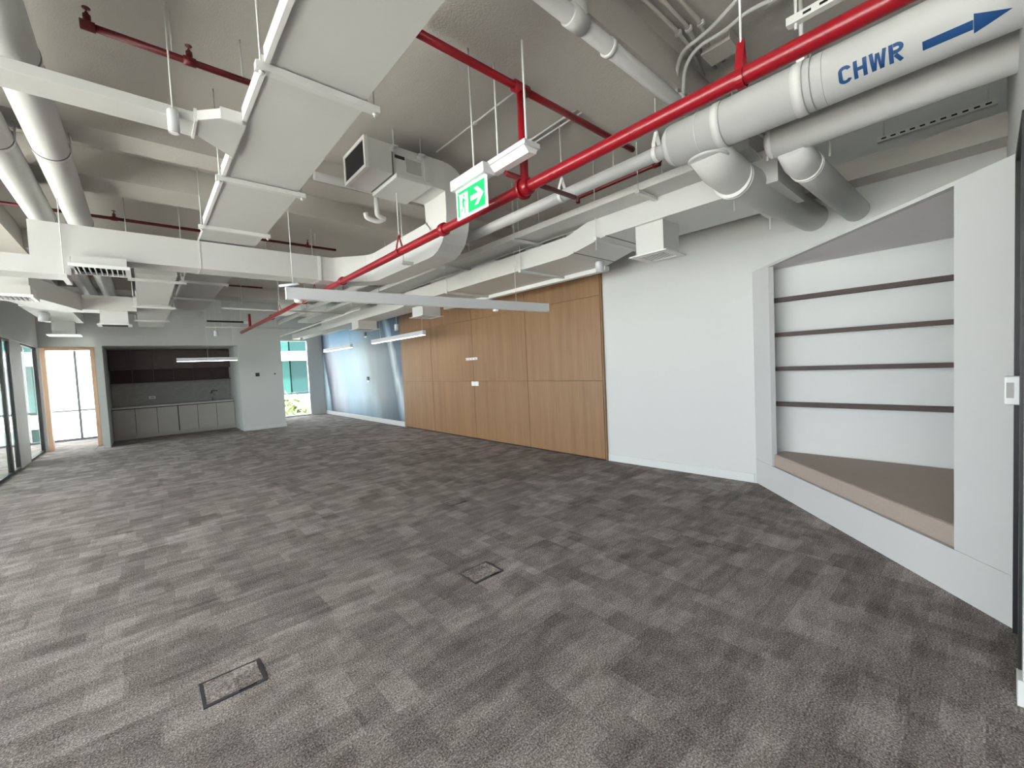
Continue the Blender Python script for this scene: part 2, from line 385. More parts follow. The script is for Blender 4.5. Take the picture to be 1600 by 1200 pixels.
# black-framed door beside the nook, seen almost edge-on
dr = thing('door_2', kind='structure', loc=(3.0, -.2, 0))
box('door_leaf', 'black_metal', (2.78, 3.27, -.20, -.15, .01, 2.38), dr)
for x in (2.70, 3.27): box('door_jamb', 'black_metal', (x, x+.06, -.25, -.09, 0, 2.42), dr)
box('door_head', 'black_metal', (2.76, 3.27, -.25, -.09, 2.38, 2.42), dr)
rs = thing('door_release', 'small white plastic door release with dark marking beside the black door frame', 'door release', (3.19, -.09, 1.2))
box('housing', 'plastic_white', (3.16, 3.22, -.15, -.055, 1.19, 1.33), rs, bevel=.008)
box('marking', 'label_grey', (3.156, 3.16, -.085, -.062, 1.225, 1.30), rs)

# far window with frame, transom and panes
def window(name, x0, x1, z0, z1, y, xs, zs, loc, fm='window_frame'):
    w = thing(name, kind='structure', loc=loc); t = .05
    for x in (x0, x1-t): box('frame', fm, (x, x+t, y-.06, y+.04, z0, z1), w)
    for z in (z0, z1-t): box('frame', fm, (x0+t, x1-t, y-.06, y+.04, z, z+t), w)
    for x in xs: box('mullion', fm, (x-.025, x+.025, y-.06, y+.04, z0+t, z1-t), w)
    ex = [x0+t]+[v for x in xs for v in (x-.025, x+.025)]+[x1-t]; ez = [z0+t]+[v for z in zs for v in (z-.02, z+.02)]+[z1-t]
    for i in range(0, len(ex), 2):
        for z in zs: box('transom', fm, (ex[i], ex[i+1], y-.05, y+.03, z-.02, z+.02), w)
        for k in range(0, len(ez), 2): box('pane', 'window_glass', (ex[i], ex[i+1], y-.012, y, ez[k], ez[k+1]), w)
    return w
window('window_1', 3.25, 4.66, 0, 2.80, YF+.05, [], [.86], (3.9, YF, 0))
window('window_2', -3.9, -.75, 0, 2.75, YF+.05, [-2.35, -1.39], [.82], (-2.3, YF, 0), 'dark_frame')
def side_window(name, y0, y1):
    w = thing(name, kind='structure', loc=(FX0-.1, (y0+y1)/2, 0)); x = FX0-.1
    for y in (y0, y1-.05): box('frame', 'window_frame', (x-.04, x+.04, y, y+.05, .12, 3.25), w)
    for z in (.12, 3.2): box('frame', 'window_frame', (x-.04, x+.04, y0+.05, y1-.05, z, z+.05), w)
    box('pane', 'window_glass', (x-.006, x+.006, y0+.05, y1-.05, .17, 3.2), w)
for k, (ya, yb) in enumerate(((-3, 1.05), (1.3, 5.2), (5.45, 8.6), (8.85, 12), (12.25, 15.9))): side_window('window_%d' % (3+k), ya, yb)

# oak-framed glass door opening
d1 = thing('door_1', kind='structure', loc=(-1.3, 14.55, 0))
for x in (-1.76, -.945): box('door_jamb', 'oak_frame', (x, x+.075, 14.50, 14.72, 0, 2.43), d1, bevel=.004)
box('door_head', 'oak_frame', (-1.685, -.945, 14.50, 14.72, 2.36, 2.43), d1, bevel=.004)
tube('door_handle', [(-.91, 14.53, 1.05), (-.95, 14.50, 1.05), (-1.06, 14.50, 1.05)], .009, 'chrome', d1, 8)
lathe('handle_rose', [(.025, -.006), (.025, .006)], (-.905, 14.53, 1.05), 'chrome', d1, 14, 'y')
# glazed partition along the left, black frames
pt = thing('window_11', kind='structure', loc=(-1.85, 11.5, 0)); px = -1.85
def pane(y0, y1, m='partition_glass', z1=2.42):
    box('pane', m, (px-.006, px+.006, y0+.035, y1-.035, .045, z1-.035), pt)
    for y in (y0, y1-.035): box('frame', 'black_metal', (px-.03, px+.03, y, y+.035, 0, z1), pt)
    for z in (0, z1-.035): box('frame', 'black_metal', (px-.03, px+.03, y0+.035, y1-.035, z, z+.045 if z == 0 else z1), pt)
pane(9.10, 10.30); pane(10.30, 11.36); pane(11.38, 11.95); pane(12.87, 14.52)
box('pier', 'wall_paint', (px-.03, px+.03, 11.95, 12.87, 0, 2.42), pt)
box('bulkhead', 'wall_paint', (px-.06, px+.06, 9.05, 14.55, 2.42, SLAB), pt)

# ================================================================ OAK PANELLING, MURAL
WX = 5.135
pn = thing('wall_panelling', 'oak veneer wall panelling in tall flush panels between white wall and mural', 'wall panel', (WX, 7, 0))
ys = [3.79, 5.42, 7.04, 8.69, 10.22]; zs = [.015, 1.205, 2.475, 2.98]
for y0, y1 in zip(ys, ys[1:]):
    for z0, z1 in zip(zs, zs[1:]):
        box('oak_panel', 'oak_veneer', (WX, WX+.02, y0+.0045, y1-.0045, z0+.002, z1-.002), pn, bevel=.0015)
box('backing', 'dark_void', (WX+.02, WM, 3.80, 10.21, .0, 2.97), pn)
box('end_trim', 'oak_veneer', (WX+.005, WM, 3.770, 3.787, 0, 2.98), pn)
sk = thing('switch_plate', 'white double switch plate on the oak panelling, the lower one', 'switch', (WX, 7.0, 1.1))
for y0, y1 in ((6.875, 6.99), (6.998, 7.113)): box('plate', 'plastic_white', (WX-.012, WX, y0, y1, 1.11, 1.20), sk, bevel=.003)
hk = thing('socket_strip', 'white horizontal socket strip on the oak panelling above the switch plate', 'socket', (WX, 7.0, 1.63))
box('housing', 'plastic_white', (WX-.025, WX, 6.86, 7.26, 1.645, 1.695), hk, bevel=.004)
for i in range(4): box('slot', 'label_grey', (WX-.027, WX-.025, 6.90+i*.1, 6.955+i*.1, 1.66, 1.68), hk)
mu = box('wall_mural', 'mural_print', (WM-.03, WM, 10.245, YF-.02, .13, 2.95)); tag(mu, 'blue and grey abstract printed wall mural beyond the oak panels', 'mural')
for z, lb in ((2.60, 'round dark junction box high on the blue mural'), (1.25, 'dark junction box low on the blue mural')):
    j = thing('junction_box', lb, 'junction box', (5.14, 12.5, z))
    box('box', 'black_metal', (5.12, WM-.03, 12.44, 12.56, z, z+.11), j, bevel=.01); box('flange', 'plastic_white', (5.14, WM-.03, 12.42, 12.58, z-.05, z-.005), j, bevel=.004)

# ================================================================ READING NOOK (diagonal across the corner)
A, B = Vector((5.27, 1.77, 0)), Vector((3.31, -.10, 0)); D = (B-A).normalized(); NL = (B-A).length; Nn = Vector((-D.y, D.x, 0))   # towards the corner
if Nn.x < 0: Nn = -Nn
nk = thing('reading_nook', 'white diagonal reading nook with brown shelves built across the corner', 'nook', (4.3, .8, 0))
def slabp(name, m, s0, s1, z0, z1, t=.05, bevel=0, parent=nk, off=0):
    p = [A+D*s0+Nn*off, A+D*s1+Nn*off, A+D*s1+Nn*(off+t), A+D*s0+Nn*(off+t)]
    return prism(name, m, [(q.x, q.y) for q in p], z0, z1, parent, bevel)
s0, s1 = .35, NL-.33
slabp('side_post', 'nook_paint', .0, s0, .28, 2.405); slabp('side_post', 'nook_paint', s1, NL, .28, 2.405)
slabp('bottom_rail', 'nook_paint', 0, NL, 0, .278)
slabp('top_rail', 'nook_paint', 0, NL, 2.405, 2.43)
def tri(name, m, z0, z1, parent, inset=.05, cut=0):
    a = A+D*.02+Nn*inset; b = B-D*.02+Nn*inset
    return prism(name, m, [(a.x, a.y), (b.x, b.y), (W-cut, -.1+cut), (W-cut, a.y)] if cut else [(a.x, a.y), (b.x, b.y), (W, -.1)], z0, z1, parent)
tri('soffit_panel', 'soffit_grey', 2.405, 2.43, nk)
box('back_panel', 'wall_paint', (W-.02, W, -.1, 1.66, .28, 2.405), nk)
box('side_panel', 'wall_paint', (3.36, W-.02, -.1, -.08, .28, 2.405), nk)
tri('seat_base', 'nook_paint', .20, .275, nk)
for z in (.922, 1.305, 1.673, 2.045):
    def diag(x): s = (x-A.x-Nn.x*.055)/D.x; return (A+D*s+Nn*.055).y
    prism('shelf', 'shelf_brown', [(W-.13, -.08), (W-.02, -.08), (W-.02, diag(W-.02)), (W-.13, diag(W-.13))], z-.004, z+.038, nk)
def cushion():
    P = lambda q, off: (A+D*q+Nn*off)
    f0, f1, g0, g1 = P(s0+.004, .012), P(s1-.004, .012), P(s0+.004, .053), P(s1-.004, .053)
    poly = [(f0.x, f0.y), (f1.x, f1.y), (g1.x, g1.y), (g1.x+.12, -.075), (W-.025, -.075), (W-.025, g0.y), (g0.x, g0.y)]
    o = prism('seat_cushion', 'cushion_fabric', poly, .2785, .415, None, bevel=.022, loc=(4.7, .5, .277))
    tag(o, 'thick taupe fabric seat cushion lying in the white reading nook', 'cushion')
cushion()

# ================================================================ CEILING SERVICES
# --- main supply duct running the length of the room
md = thing('main_duct', 'long white rectangular air duct running overhead down the room', 'duct', (.8, 4, 3.0))
for k, (y0, y1) in enumerate(((-3.0, -.5), (-.5, 1.2), (1.2, 2.33), (2.33, 3.1), (3.1, 3.8), (3.8, 5.1), (5.1, 6.6), (6.6, 8.05), (8.05, 9.7), (9.7, 11.2), (11.2, 12.6))):
    e = (.0, .006)[k % 2]
    box('duct_section', 'duct_white', (.555-e, (1.035, 1.035, 1.04, 1.05, 1.065, 1.075, 1.08, 1.085, 1.09, 1.09, 1.09)[k]+e, y0, y1, 3.025-e, 3.075), md)
for y in (-.5, 2.33, 3.80, 5.10, 8.05, 9.70, 11.2):
    t = box('trapeze_bar', 'steel_painted', (.50, 1.12, y-.022, y+.022, 2.982, 3.018), md); rod(.525, y, 2.96, md); rod(1.095, y, 2.96, md)
    for x in (.525, 1.095): lathe('nut', [(.012, 0), (.012, .012)], (x, y, 2.968), 'steel_painted', t, 6)
# flared take-off to the left
to = prism('take_off', 'duct_white', [(.557, 2.92), (.557, 3.40), (.33, 3.20), (.33, 3.02), (.43, 2.92)], 3.0, 3.055, md)
for b in ((.318, .332, 3.02, 3.25, 2.993, 3.066), (.43, .535, 2.905, 2.92, 2.995, 3.06), (.535, .557, 2.36, 2.90, 3.01, 3.085), (.535, .557, 3.42, 3.77, 3.01, 3.085)): box('flange', 'strap_white', b, md)
for y0, y1 in ((-.45, 2.30), (3.84, 5.07), (8.1, 9.66)): box('flange', 'strap_white', (.535, .557, y0, y1, 3.01, 3.085), md)
tb = thing('cable_trunking', 'flat white trunking running left from the main duct under the big pipes', 'trunking', (-.5, 3.1, 3.0))
box('body', 'duct_white', (-3.2, .33, 3.05, 3.24, 3.0, 3.06), tb, bevel=.004)
for x in (-2.4, -1.0): rod(x, 3.145, 3.06, tb)

# --- transfer duct: unit outlet, elbow down, run and cross duct
td = thing('cross_duct', 'white rectangular duct crossing the room below the main duct', 'duct', (1, 5.3, 2.6))
rectduct('elbow_duct', [(2.12, 3.74, 3.385), (2.49, 3.74, 3.385), (2.49, 3.74, 2.86), (2.49, 5.39, 2.86), (2.05, 5.80, 2.86), (1.78, 5.80, 2.86)], .44, .275, 'duct_white', td, rad=.19, n=6, taper=.675)
box('cross_run', 'duct_white', (-.69, 1.79, 5.65, 5.95, 2.71, 3.007), td)
for b in ((.54, .55, 5.645, 5.955, 2.707, 3.01), (1.76, 1.80, 5.647, 5.953, 2.707, 3.01)): box('joint', 'strap_white', b, td)
box('drop_box', 'duct_white', (-.69, -.44, 5.65, 5.95, 2.534, 2.71), td); box('branch_run', 'duct_white', (-2.4, -.69, 5.65, 5.95, 2.534, 2.692), td)
box('trapeze_bar', 'steel_painted', (2.22, 2.77, 4.25, 4.29, 2.675, 2.705), td); rod(2.24, 4.27, 2.66, td); rod(2.74, 4.27, 2.66, td)
rod(-.485, 5.63, 2.51, td); box('hanger_channel', 'steel_painted', (-.505, -.465, 5.59, 6.0, 2.50, 2.534), td)

# --- fan coil unit
fc = thing('fan_coil_unit', 'white box fan coil unit with a dark square inlet under the ceiling', 'air unit', (1.8, 3.75, 3.26))
fx0, fx1, fy0, fy1, fz0, fz1 = 1.54, 2.12, 3.52, 3.995, 3.262, 3.52
xm = fx0+.25
box('casing', 'duct_white', (fx0+.02, xm, fy0, fy1, fz0, fz1), fc); box('casing', 'duct_white', (xm+.006, fx1, fy0+.01, fy1-.01, fz0+.01, fz1), fc)
for b in ((fx0, fx0+.03, fy0-.008, fy0+.022, fz0-.008, fz1+.008), (fx0, fx0+.03, fy1-.022, fy1+.008, fz0-.008, fz1+.008), (fx0, fx0+.03, fy0+.022, fy1-.022, fz0-.008, fz0+.022), (fx0, fx0+.03, fy0+.022, fy1-.022, fz1-.022, fz1+.008)): box('inlet_frame', 'strap_white', b, fc)
box('inlet_filter', 'dark_void', (fx0+.008, fx0+.02, fy0+.022, fy1-.022, fz0+.022, fz1-.022), fc)
box('access_panel', 'duct_white', (xm+.02, fx1+.06, fy0-.03, fy1+.02, fz0-.035, fz0+.005), fc, bevel=.006)
box('gasket', 'seam_grey', (xm, xm+.012, fy0-.002, fy1+.002, fz0-.004, fz1), fc)
box('rating_plate', 'label_black', (xm+.035, xm+.13, fy0+.004, fy0+.0105, fz0+.155, fz0+.182), fc); box('sticker', 'label_grey', (xm+.145, xm+.30, fy0+.005, fy0+.0105, fz0+.055, fz0+.176), fc)
for x in (xm+.01, xm+.28):
    b = box('bracket', 'steel_painted', (x-.03, x+.03, fy0-.055, fy0, fz1-.03, fz1-.024), fc); box('bracket_web', 'steel_painted', (x-.03, x+.03, fy0-.006, fy0, fz1-.065, fz1-.024), b)
    rod(x, fy0-.03, fz1-.06, fc); rod(x, fy1+.03, fz1-.06, fc)
tube('drain_pipe', [(1.87, 4.06, 3.26), (1.87, 4.06, 3.07), (1.96, 4.09, 3.06)], .024, 'pipe_white', fc, 12, rad=.03)
tube('drain_trap', [(1.96, 4.09, 3.06), (1.89, 4.10, 3.02), (1.78, 4.11, 3.04), (1.77, 4.11, 3.09)], .022, 'pipe_white', fc, 12, rad=.03)
tube('supply_pipe', [(1.30, 4.10, 3.33), (1.92, 4.10, 3.33), (1.92, 3.99, 3.33)], .038, 'pipe_white', fc, 12, rad=.04)

# --- red sprinkler main with riser and branches
sp = thing('sprinkler_main', 'bright red sprinkler pipe running diagonally overhead the full room', 'pipe', (1.98, 5, 2.67))
RX, RZ, RR = 1.98, 2.67, .0365
tube('main_pipe', [(RX, -3.0, RZ), (RX, .9, RZ), (RX-.02, 5.4, RZ-.013), (RX-.045, 12.46, RZ-.018)], RR, 'red_paint', sp, 20)
def clevis(c, r, m, parent, zt):
    y = c[1]; pts = [(c[0]+(r+.004)*math.cos(a), y, c[2]+(r+.004)*math.sin(a)) for a in [R(100+i*18) for i in range(20)]]
    top = (c[0], y, zt); pts = [top, (c[0]-r*.8, y, c[2]+r*1.2)]+[p for p in pts if p[2] < c[2]+r*.8]+[(c[0]+r*.8, y, c[2]+r*1.2), top]
    vs, fs = sweepdata(pts, rect(.004, .03), (0, 1, 0), False)
    mesh('hanger_strap', vs, flip(fs), m, parent); rod(c[0], y, zt-.01, parent)
for y in (.69, 3.8, 6.5, 8.6): clevis((RX-(.02 if y > 2 else 0), y, RZ-.005), RR, 'red_paint', sp, RZ+.15)
for y in (2.0, 3.02, 5.4, 7.1, 9.3): lathe('coupling', [(RR, -.03), (RR+.016, -.026), (RR+.016, .026), (RR, .03)], (RX-.01, y, RZ-.005), 'red_paint', sp, 20, 'y')
tube('riser', [(RX, 2.03, RZ), (RX, 2.03, 3.33)], .028, 'red_paint', sp, 14)
tube('branch_pipe', [(1.10, 2.03, 3.31), (3.3, 2.03, 3.31)], .024, 'red_paint', sp, 12); lathe('tee', [(.036, -.06), (.036, .06)], (RX, 2.03, 3.31), 'red_paint', sp, 14, 'x')
lathe('tee', [(.045, -.04), (.045, .04)], (1.16, 2.03, 3.31), 'red_paint', sp, 14, 'x')
tube('branch_pipe', [(1.83, 2.05, 2.735), (2.52, 2.05, 2.735)], .017, 'shaded_red', sp, 10)
sb2 = thing('sprinkler_branch', 'short shade-darkened red sprinkler pipe with an elbow behind the thin white pipe', 'pipe', (3.7, 2.5, 3.3), 'shade-darkened red sprinkler branches')
tube('branch_pipe', [(3.70, 2.97, 3.24), (3.70, 2.97, 3.30), (3.70, 2.0, 3.30), (3.70, 2.0, 3.42)], .022, 'shaded_red', sb2, 12, rad=.03); lathe('elbow', [(.03, -.03), (.03, .03)], (3.70, 2.03, 3.30), 'shaded_red', sb2, 12, 'y'); rod(3.70, 2.5, 3.31, sb2)
lathe('flange', [(.07, -.012), (.07, .012)], (RX, 2.05, RZ), 'red_paint', sp, 16, 'y')
tube('drop_pipe', [(1.94, 11.35, RZ-.02), (1.94, 11.35, 2.98)], .028, 'red_paint', sp, 10)
def sprinkler(c, parent, m='shaded_red'):
    h = lathe('sprinkler_head', [(.016, 0), (.017, .02), (.008, .026), (.008, .034), (.003, .037), (.003, .05), (.018, .053), (.018, .056)], c, m, parent, 12); return h
def branch(x0, x1, y, z, heads, label):
    t = thing('sprinkler_branch', label, 'pipe', ((x0+x1)/2, y, z), 'shade-darkened red sprinkler branches')
    tube('branch_pipe', [(x0, y, z), (x1, y, z)], .019, 'shaded_red', t, 12)
    for x in heads:
        lathe('tee', [(.025, -.03), (.025, .03)], (x, y, z), 'shaded_red', t, 12, 'x'); tube('nipple', [(x, y, z), (x, y, z+.04)], .017, 'shaded_red', t, 10); sprinkler((x, y, z+.035), t)
    for x in (x0+.35, x1-.3): rod(x, y, z+.015, t)
    return t
branch(-.10, .90, 3.15, 3.40, [-.10, .33], 'shade-darkened red sprinkler pipe ending in an upright head left of the main duct')
branch(-2.2, 2.40, 6.78, 3.44, [-.135, 1.99], 'shade-darkened red sprinkler pipe behind the cross duct with an upright head')
branch(-2.0, 2.1, 10.6, 3.47, [-.2], 'farthest shade-darkened red sprinkler pipe beyond the cross duct')

# --- chilled water pipes
ch = thing('chilled_water_pipe', 'big white insulated pipe stencilled CHWR with a blue arrow', 'pipe', (3.0, .5, 3.03))
CX, CZ, CR = 3.0, 3.03, .14
tube('insulated_pipe', [(CX, -4.9, CZ), (CX, 1.50, CZ)], CR, 'pipe_white', ch, 40)
lathe('end_cap', [(CR+.001, 0), (CR*.96, .03), (CR*.8, .055), (.06, .065)], (CX, 1.49, CZ), 'pipe_white', ch, 32, 'y')
tube('thin_pipe', [(CX-.03, 1.50, CZ-.015), (CX-.05, 5, CZ-.02), (CX-.10, 12.9, CZ-.05)], .052, 'pipe_white', ch, 18)
for y in (1.17, 1.30, .72, .655): ring('band', (CX, y, CZ), CR+.004, (.05, .006, .055, .005)[(1.17, 1.30, .72, .655).index(y)], ('strap_white', 'strap_white', 'strap_white', 'seam_light')[(1.17, 1.30, .72, .655).index(y)], ch, n=40)
ring('band_edge', (CX, .692, CZ), CR+.0045, .004, 'seam_light', ch, n=40); ring('band_edge', (CX, 1.143, CZ), CR+.0045, .003, 'seam_light', ch, n=40); ring('band_edge', (CX, .60, CZ), CR+.001, .002, 'seam_light', ch, n=40)
tube('branch_pipe', [(3.02, 1.285, 2.935), (3.22, 1.28, 2.86), (3.5, 1.27, 2.835), (W, 1.19, 2.865)], .133, 'pipe_white', ch, 36)
lathe('saddle_ring', [(.10, -.008), (.128, -.008), (.132, 0), (.128, .008), (.10, .008)], (3.04, 1.285, 2.862), 'strap_white', ch, 36, 'z')
for dx in (.42, .455): ring('band', (CX+dx, 1.272, 2.823), .141, .012, 'strap_white', ch, 'x', 32)
tube('pipe_hook', [(CX+.44, 1.18-.14, 2.87), (CX+.44, 1.18-.15, 3.0), (CX+.44, 1.1, 3.09), (CX+.44, 1.18, 3.11), (CX+.44, 1.18, SLAB)], .008, 'steel_painted', ch, 8, rad=.03)
rod(CX, .72, CZ+CR, ch, .012); box('hanger_plate', 'strap_white', (CX-.03, CX+.03, .70, .74, CZ+CR-.01, CZ+CR+.09), ch)
for y in (1.62, 2.55, 4.1, 6.2, 8.5): clevis((CX-.045, y, CZ-.02), .052, 'strap_white', ch, CZ+.14)
rod(CX, -1.2, CZ+CR, ch, .012)
# stencilled letters and arrow, laid on the curved insulation
def wrap(poly_uv):
    out = []
    for y, a in poly_uv: out.append((CX+(CR+.0012)*math.cos(R(a)), y, CZ+(CR+.0012)*math.sin(R(a))))
    return out
def stencil(strips, name, parent):
    # strips: list of ((y, angle) left edge list, right edge list)
    vs, fs = [], []
    for le, ri in strips:
        k = len(vs); n = len(le); vs += wrap(le)+wrap(ri)
        fs += [(k+i, k+i+1, k+n+i+1, k+n+i) for i in range(n-1)]
    return mesh(name, vs, fs, 'blue_stencil', parent)
LH = CR*R(35)
def stroke(pts, th, y0):
    # pts in metres (x right along the pipe towards -Y, y down from the letter top)
    P = []
    for (a, b), (c, d) in zip(pts, pts[1:]):
        n = max(1, int(math.hypot(c-a, d-b)/.008)); P += [(a+(c-a)*i/n, b+(d-b)*i/n) for i in range(n)]
    P.append(pts[-1]); le, ri = [], []
    for i, (x, y) in enumerate(P):
        a, b = P[max(i-1, 0)], P[min(i+1, len(P)-1)]; t = Vector((b[0]-a[0], b[1]-a[1])).normalized(); nx, ny = -t.y*th/2, t.x*th/2
        f = lambda u, v: (y0-u, -162+35*v/LH)
        le.append(f(x+nx, y+ny)); ri.append(f(x-nx, y-ny))
    return le, ri
def arc(cx, cy, rx, ry, a0, a1, n=12): return [(cx+rx*math.cos(R(a0+(a1-a0)*i/n)), cy+ry*math.sin(R(a0+(a1-a0)*i/n))) for i in range(n+1)]
t, H = .0165, LH; w = .054
stencil([stroke(arc(w/2, H*.27, w/2-t/2, H*.27-t/2, -8, -172)+[(t/2, H*.30), (t/2, H*.70)]+arc(w/2, H*.73, w/2-t/2, H*.27-t/2, 172, 8), t, .528)], 'stencil_letter', ch)
stencil([stroke([(t/2, 0), (t/2, H)], t, .465), stroke([(w-t/2, 0), (w-t/2, H)], t, .465), stroke([(t, H*.48), (w-t, H*.48)], t, .465)], 'stencil_letter', ch)
stencil([stroke([(t*.45, 0), (.016, H)], t*.9, .402), stroke([(.020, H), (.030, H*.1)], t*.62, .402), stroke([(.035, H*.1), (.044, H)], t*.62, .402), stroke([(.048, H), (.060, 0)], t*.9, .402)], 'stencil_letter', ch)
stencil([stroke([(t/2, 0), (t/2, H)], t, .327), stroke([(t+.001, t/2), (.026, t/2)]+arc(.028, H*.27, .020-t*.05, H*.27-t/2, -90, 90)+[(t+.001, H*.54-t/2)], t, .327), stroke([(.024, H*.58), (.046, H)], t, .327)], 'stencil_letter', ch)
nA = 10
arrow = []
for k in range(6):
    a0, a1 = -143+16.5*k/6, -143+16.5*(k+1)/6
    arrow.append(([(.208-.163*i/nA, a0) for i in range(nA+1)], [(.208-.163*i/nA, a1) for i in range(nA+1)]))
    q0, q1 = k/6, (k+1)/6; lo, hi = lambda i: -152+17.5*i/nA, lambda i: -118-16.5*i/nA
    arrow.append(([(.043-.113*i/nA, lo(i)+(hi(i)-lo(i))*q0) for i in range(nA+1)], [(.043-.113*i/nA, lo(i)+(hi(i)-lo(i))*q1) for i in range(nA+1)]))
stencil(arrow, 'stencil_arrow', ch)
c2 = thing('insulated_pipe', 'plain white insulated pipe tucked behind the stencilled CHWR pipe', 'pipe', (3.38, .4, 2.95))
vs, fs = sweepdata(rounded([(3.40, -4.9, 2.96), (3.40, .98, 2.96)], .1), circ(.105, 32)); ob = mesh('main_pipe', vs, flip(fs), 'pipe_white', c2)
for p in ob.data.polygons: p.use_smooth = True
lathe('end_cap', [(.106, 0), (.098, .03), (.07, .05)], (3.40, .979, 2.96), 'pipe_white', c2, 28, 'y')
tube('branch_pipe', [(3.42, .885, 2.92), (3.58, .88, 2.85), (W, .84, 2.835)], .103, 'pipe_white', c2, 32)
for dx in (.30, .335): ring('band', (3.40+dx, .873, 2.843), .107, .010, 'strap_white', c2, 'x', 32)
tube('pipe_hook', [(3.72, .735, 2.86), (3.72, .735, 3.02), (3.72, .80, 3.08), (3.72, .84, SLAB)], .008, 'steel_painted', c2, 8, rad=.03)
# two insulated pipes at the left
for x, z, lb in ((-.41, 3.30, 'white insulated pipe at the left, the one nearer the main duct'), (-.69, 3.30, 'white insulated pipe farthest left under the ceiling')):
    p = thing('insulated_pipe', lb, 'pipe', (x, 5, z))
    tube('pipe', [(x, -3, z), (x, 8.0, z), (x+.03, 13.7, z)], .105, 'pipe_white', p, 28)
    for y in (3.45, 3.60, 4.66, 6.6): ring('band', (x, y, z), .109, .045, 'strap_white', p, n=28); ring('band_edge', (x, y-.03, z), .1085, .012, 'seam_grey', p, n=28)
    for y in (1.5, 4.62): tube('hanger_strap', [(x+.11, y, z-.02), (x+.115, y, z+.10), (x+.06, y, z+.2), (x, y, SLAB)], .006, 'steel_painted', p, 8, rad=.03)

# --- soil pipe under the ceiling beam and slab conduits
pp = thing('ceiling_pipe', 'white drain pipe strapped under the ceiling beam at upper right', 'pipe', (2.4, 1.48, 3.33))
tube('pipe', [(.9, 1.45, 3.33), (4.6, 1.50, 3.33)], .045, 'pipe_white', pp, 18)
lathe('tee_branch', [(.05, 0), (.05, .16)], (1.88, 1.455, 3.33), 'pipe_white', pp, 16); lathe('coupling', [(.055, -.06), (.055, .06)], (1.86, 1.46, 3.33), 'pipe_white', pp, 18, 'x')
for x in (2.17, 3.0): ring('clip', (x, 1.47, 3.33), .053, .03, 'strap_white', pp, 'x', 18); rod(x, 1.47, 3.38, pp)
for k, (pts, lb) in enumerate(((((2.0, 1.35, 3.62), (2.77, 1.34, 3.62), (2.98, 1.35, 3.60), (3.30, 1.41, 3.60)), 'grey conduit on the ceiling slab, lowest of the three side by side'),
        (((2.1, 1.28, 3.62), (2.79, 1.28, 3.62), (3.01, 1.32, 3.60), (3.29, 1.32, 3.60)), 'grey conduit on the ceiling slab, middle of the three side by side'),
        (((2.2, 1.21, 3.62), (2.81, 1.21, 3.62), (3.00, 1.26, 3.60), (3.26, 1.25, 3.60)), 'grey conduit on the ceiling slab, uppermost of the three side by side'),
        (((2.70, .80, 3.58), (2.74, .96, 3.57), (2.83, 1.16, 3.56), (2.87, 1.37, 3.56), (2.97, 1.46, 3.52), (3.00, 1.48, 3.36)), 'pale bent conduit sweeping over the three ceiling conduits, left one'),
        (((2.95, .70, 3.58), (2.91, .84, 3.57), (2.87, .97, 3.56), (2.92, 1.10, 3.56), (2.91, 1.28, 3.56), (2.97, 1.40, 3.52), (3.02, 1.44, 3.36)), 'pale bent conduit sweeping over the three ceiling conduits, right one'),
        (((2.31, 2.35, 3.62), (2.30, 3.57, 3.62)), 'straight thin conduit on the ceiling beside the fan coil unit'),
        (((2.87, 2.15, 3.62), (2.92, 3.6, 3.62)), 'thin straight conduit behind the exit sign rods, left of a pair'),
        (((2.94, 2.15, 3.62), (2.98, 3.6, 3.62)), 'thin straight conduit behind the exit sign rods, right of a pair'))):
    cd = thing('conduit', lb, 'conduit', pts[0], 'ceiling conduits'); tube('tube', list(pts), .0125 if k < 5 else .009, 'pipe_white' if k > 2 else 'ceiling_paint', cd, 10, rad=.08)
    q = pts[1] if k < 5 else (Vector(pts[0])*.5+Vector(pts[1])*.5)
    box('saddle', 'steel_painted', (q[0]-.01, q[0]+.01, q[1]-.02, q[1]+.02, q[2]-.016, q[2]+.01), cd)
jb = thing('ceiling_box', 'pale square junction box on the ceiling slab among the conduits', 'junction box', (3.1, 1.2, 3.55))
box('box', 'ceiling_paint', (3.02, 3.18, 1.12, 1.30, 3.57, SLAB), jb, bevel=.004); box('lid', 'ceiling_paint', (3.015, 3.185, 1.115, 1.305, 3.56, 3.572), jb)
st = thing('strut_channel', 'white slotted steel strut above the red pipe at upper right', 'strut', (2.66, .5, 3.2))
box('channel', 'steel_painted', (2.64, 2.68, -.30, .70, 3.2, 3.24), st); boxes('slot', 'dark_void', [(2.638, 2.6405, -.25+i*.07, -.215+i*.07, 3.213, 3.225) for i in range(13)], st)
rod(2.66, .66, 3.17, st, .008); rod(2.66, -.2, 3.17, st, .008)
st2 = thing('strut_channel', 'slotted steel strut high above the reading nook', 'strut', (4.96, .3, 3.3))
box('channel', 'steel_painted', (4.94, 4.98, -.05, .64, 3.29, 3.33), st2); boxes('slot', 'dark_void', [(4.938, 4.9405, -.02+i*.06, .012+i*.06, 3.303, 3.316) for i in range(11)], st2); rod(4.96, .6, 3.33, st2); rod(4.96, .0, 3.33, st2)

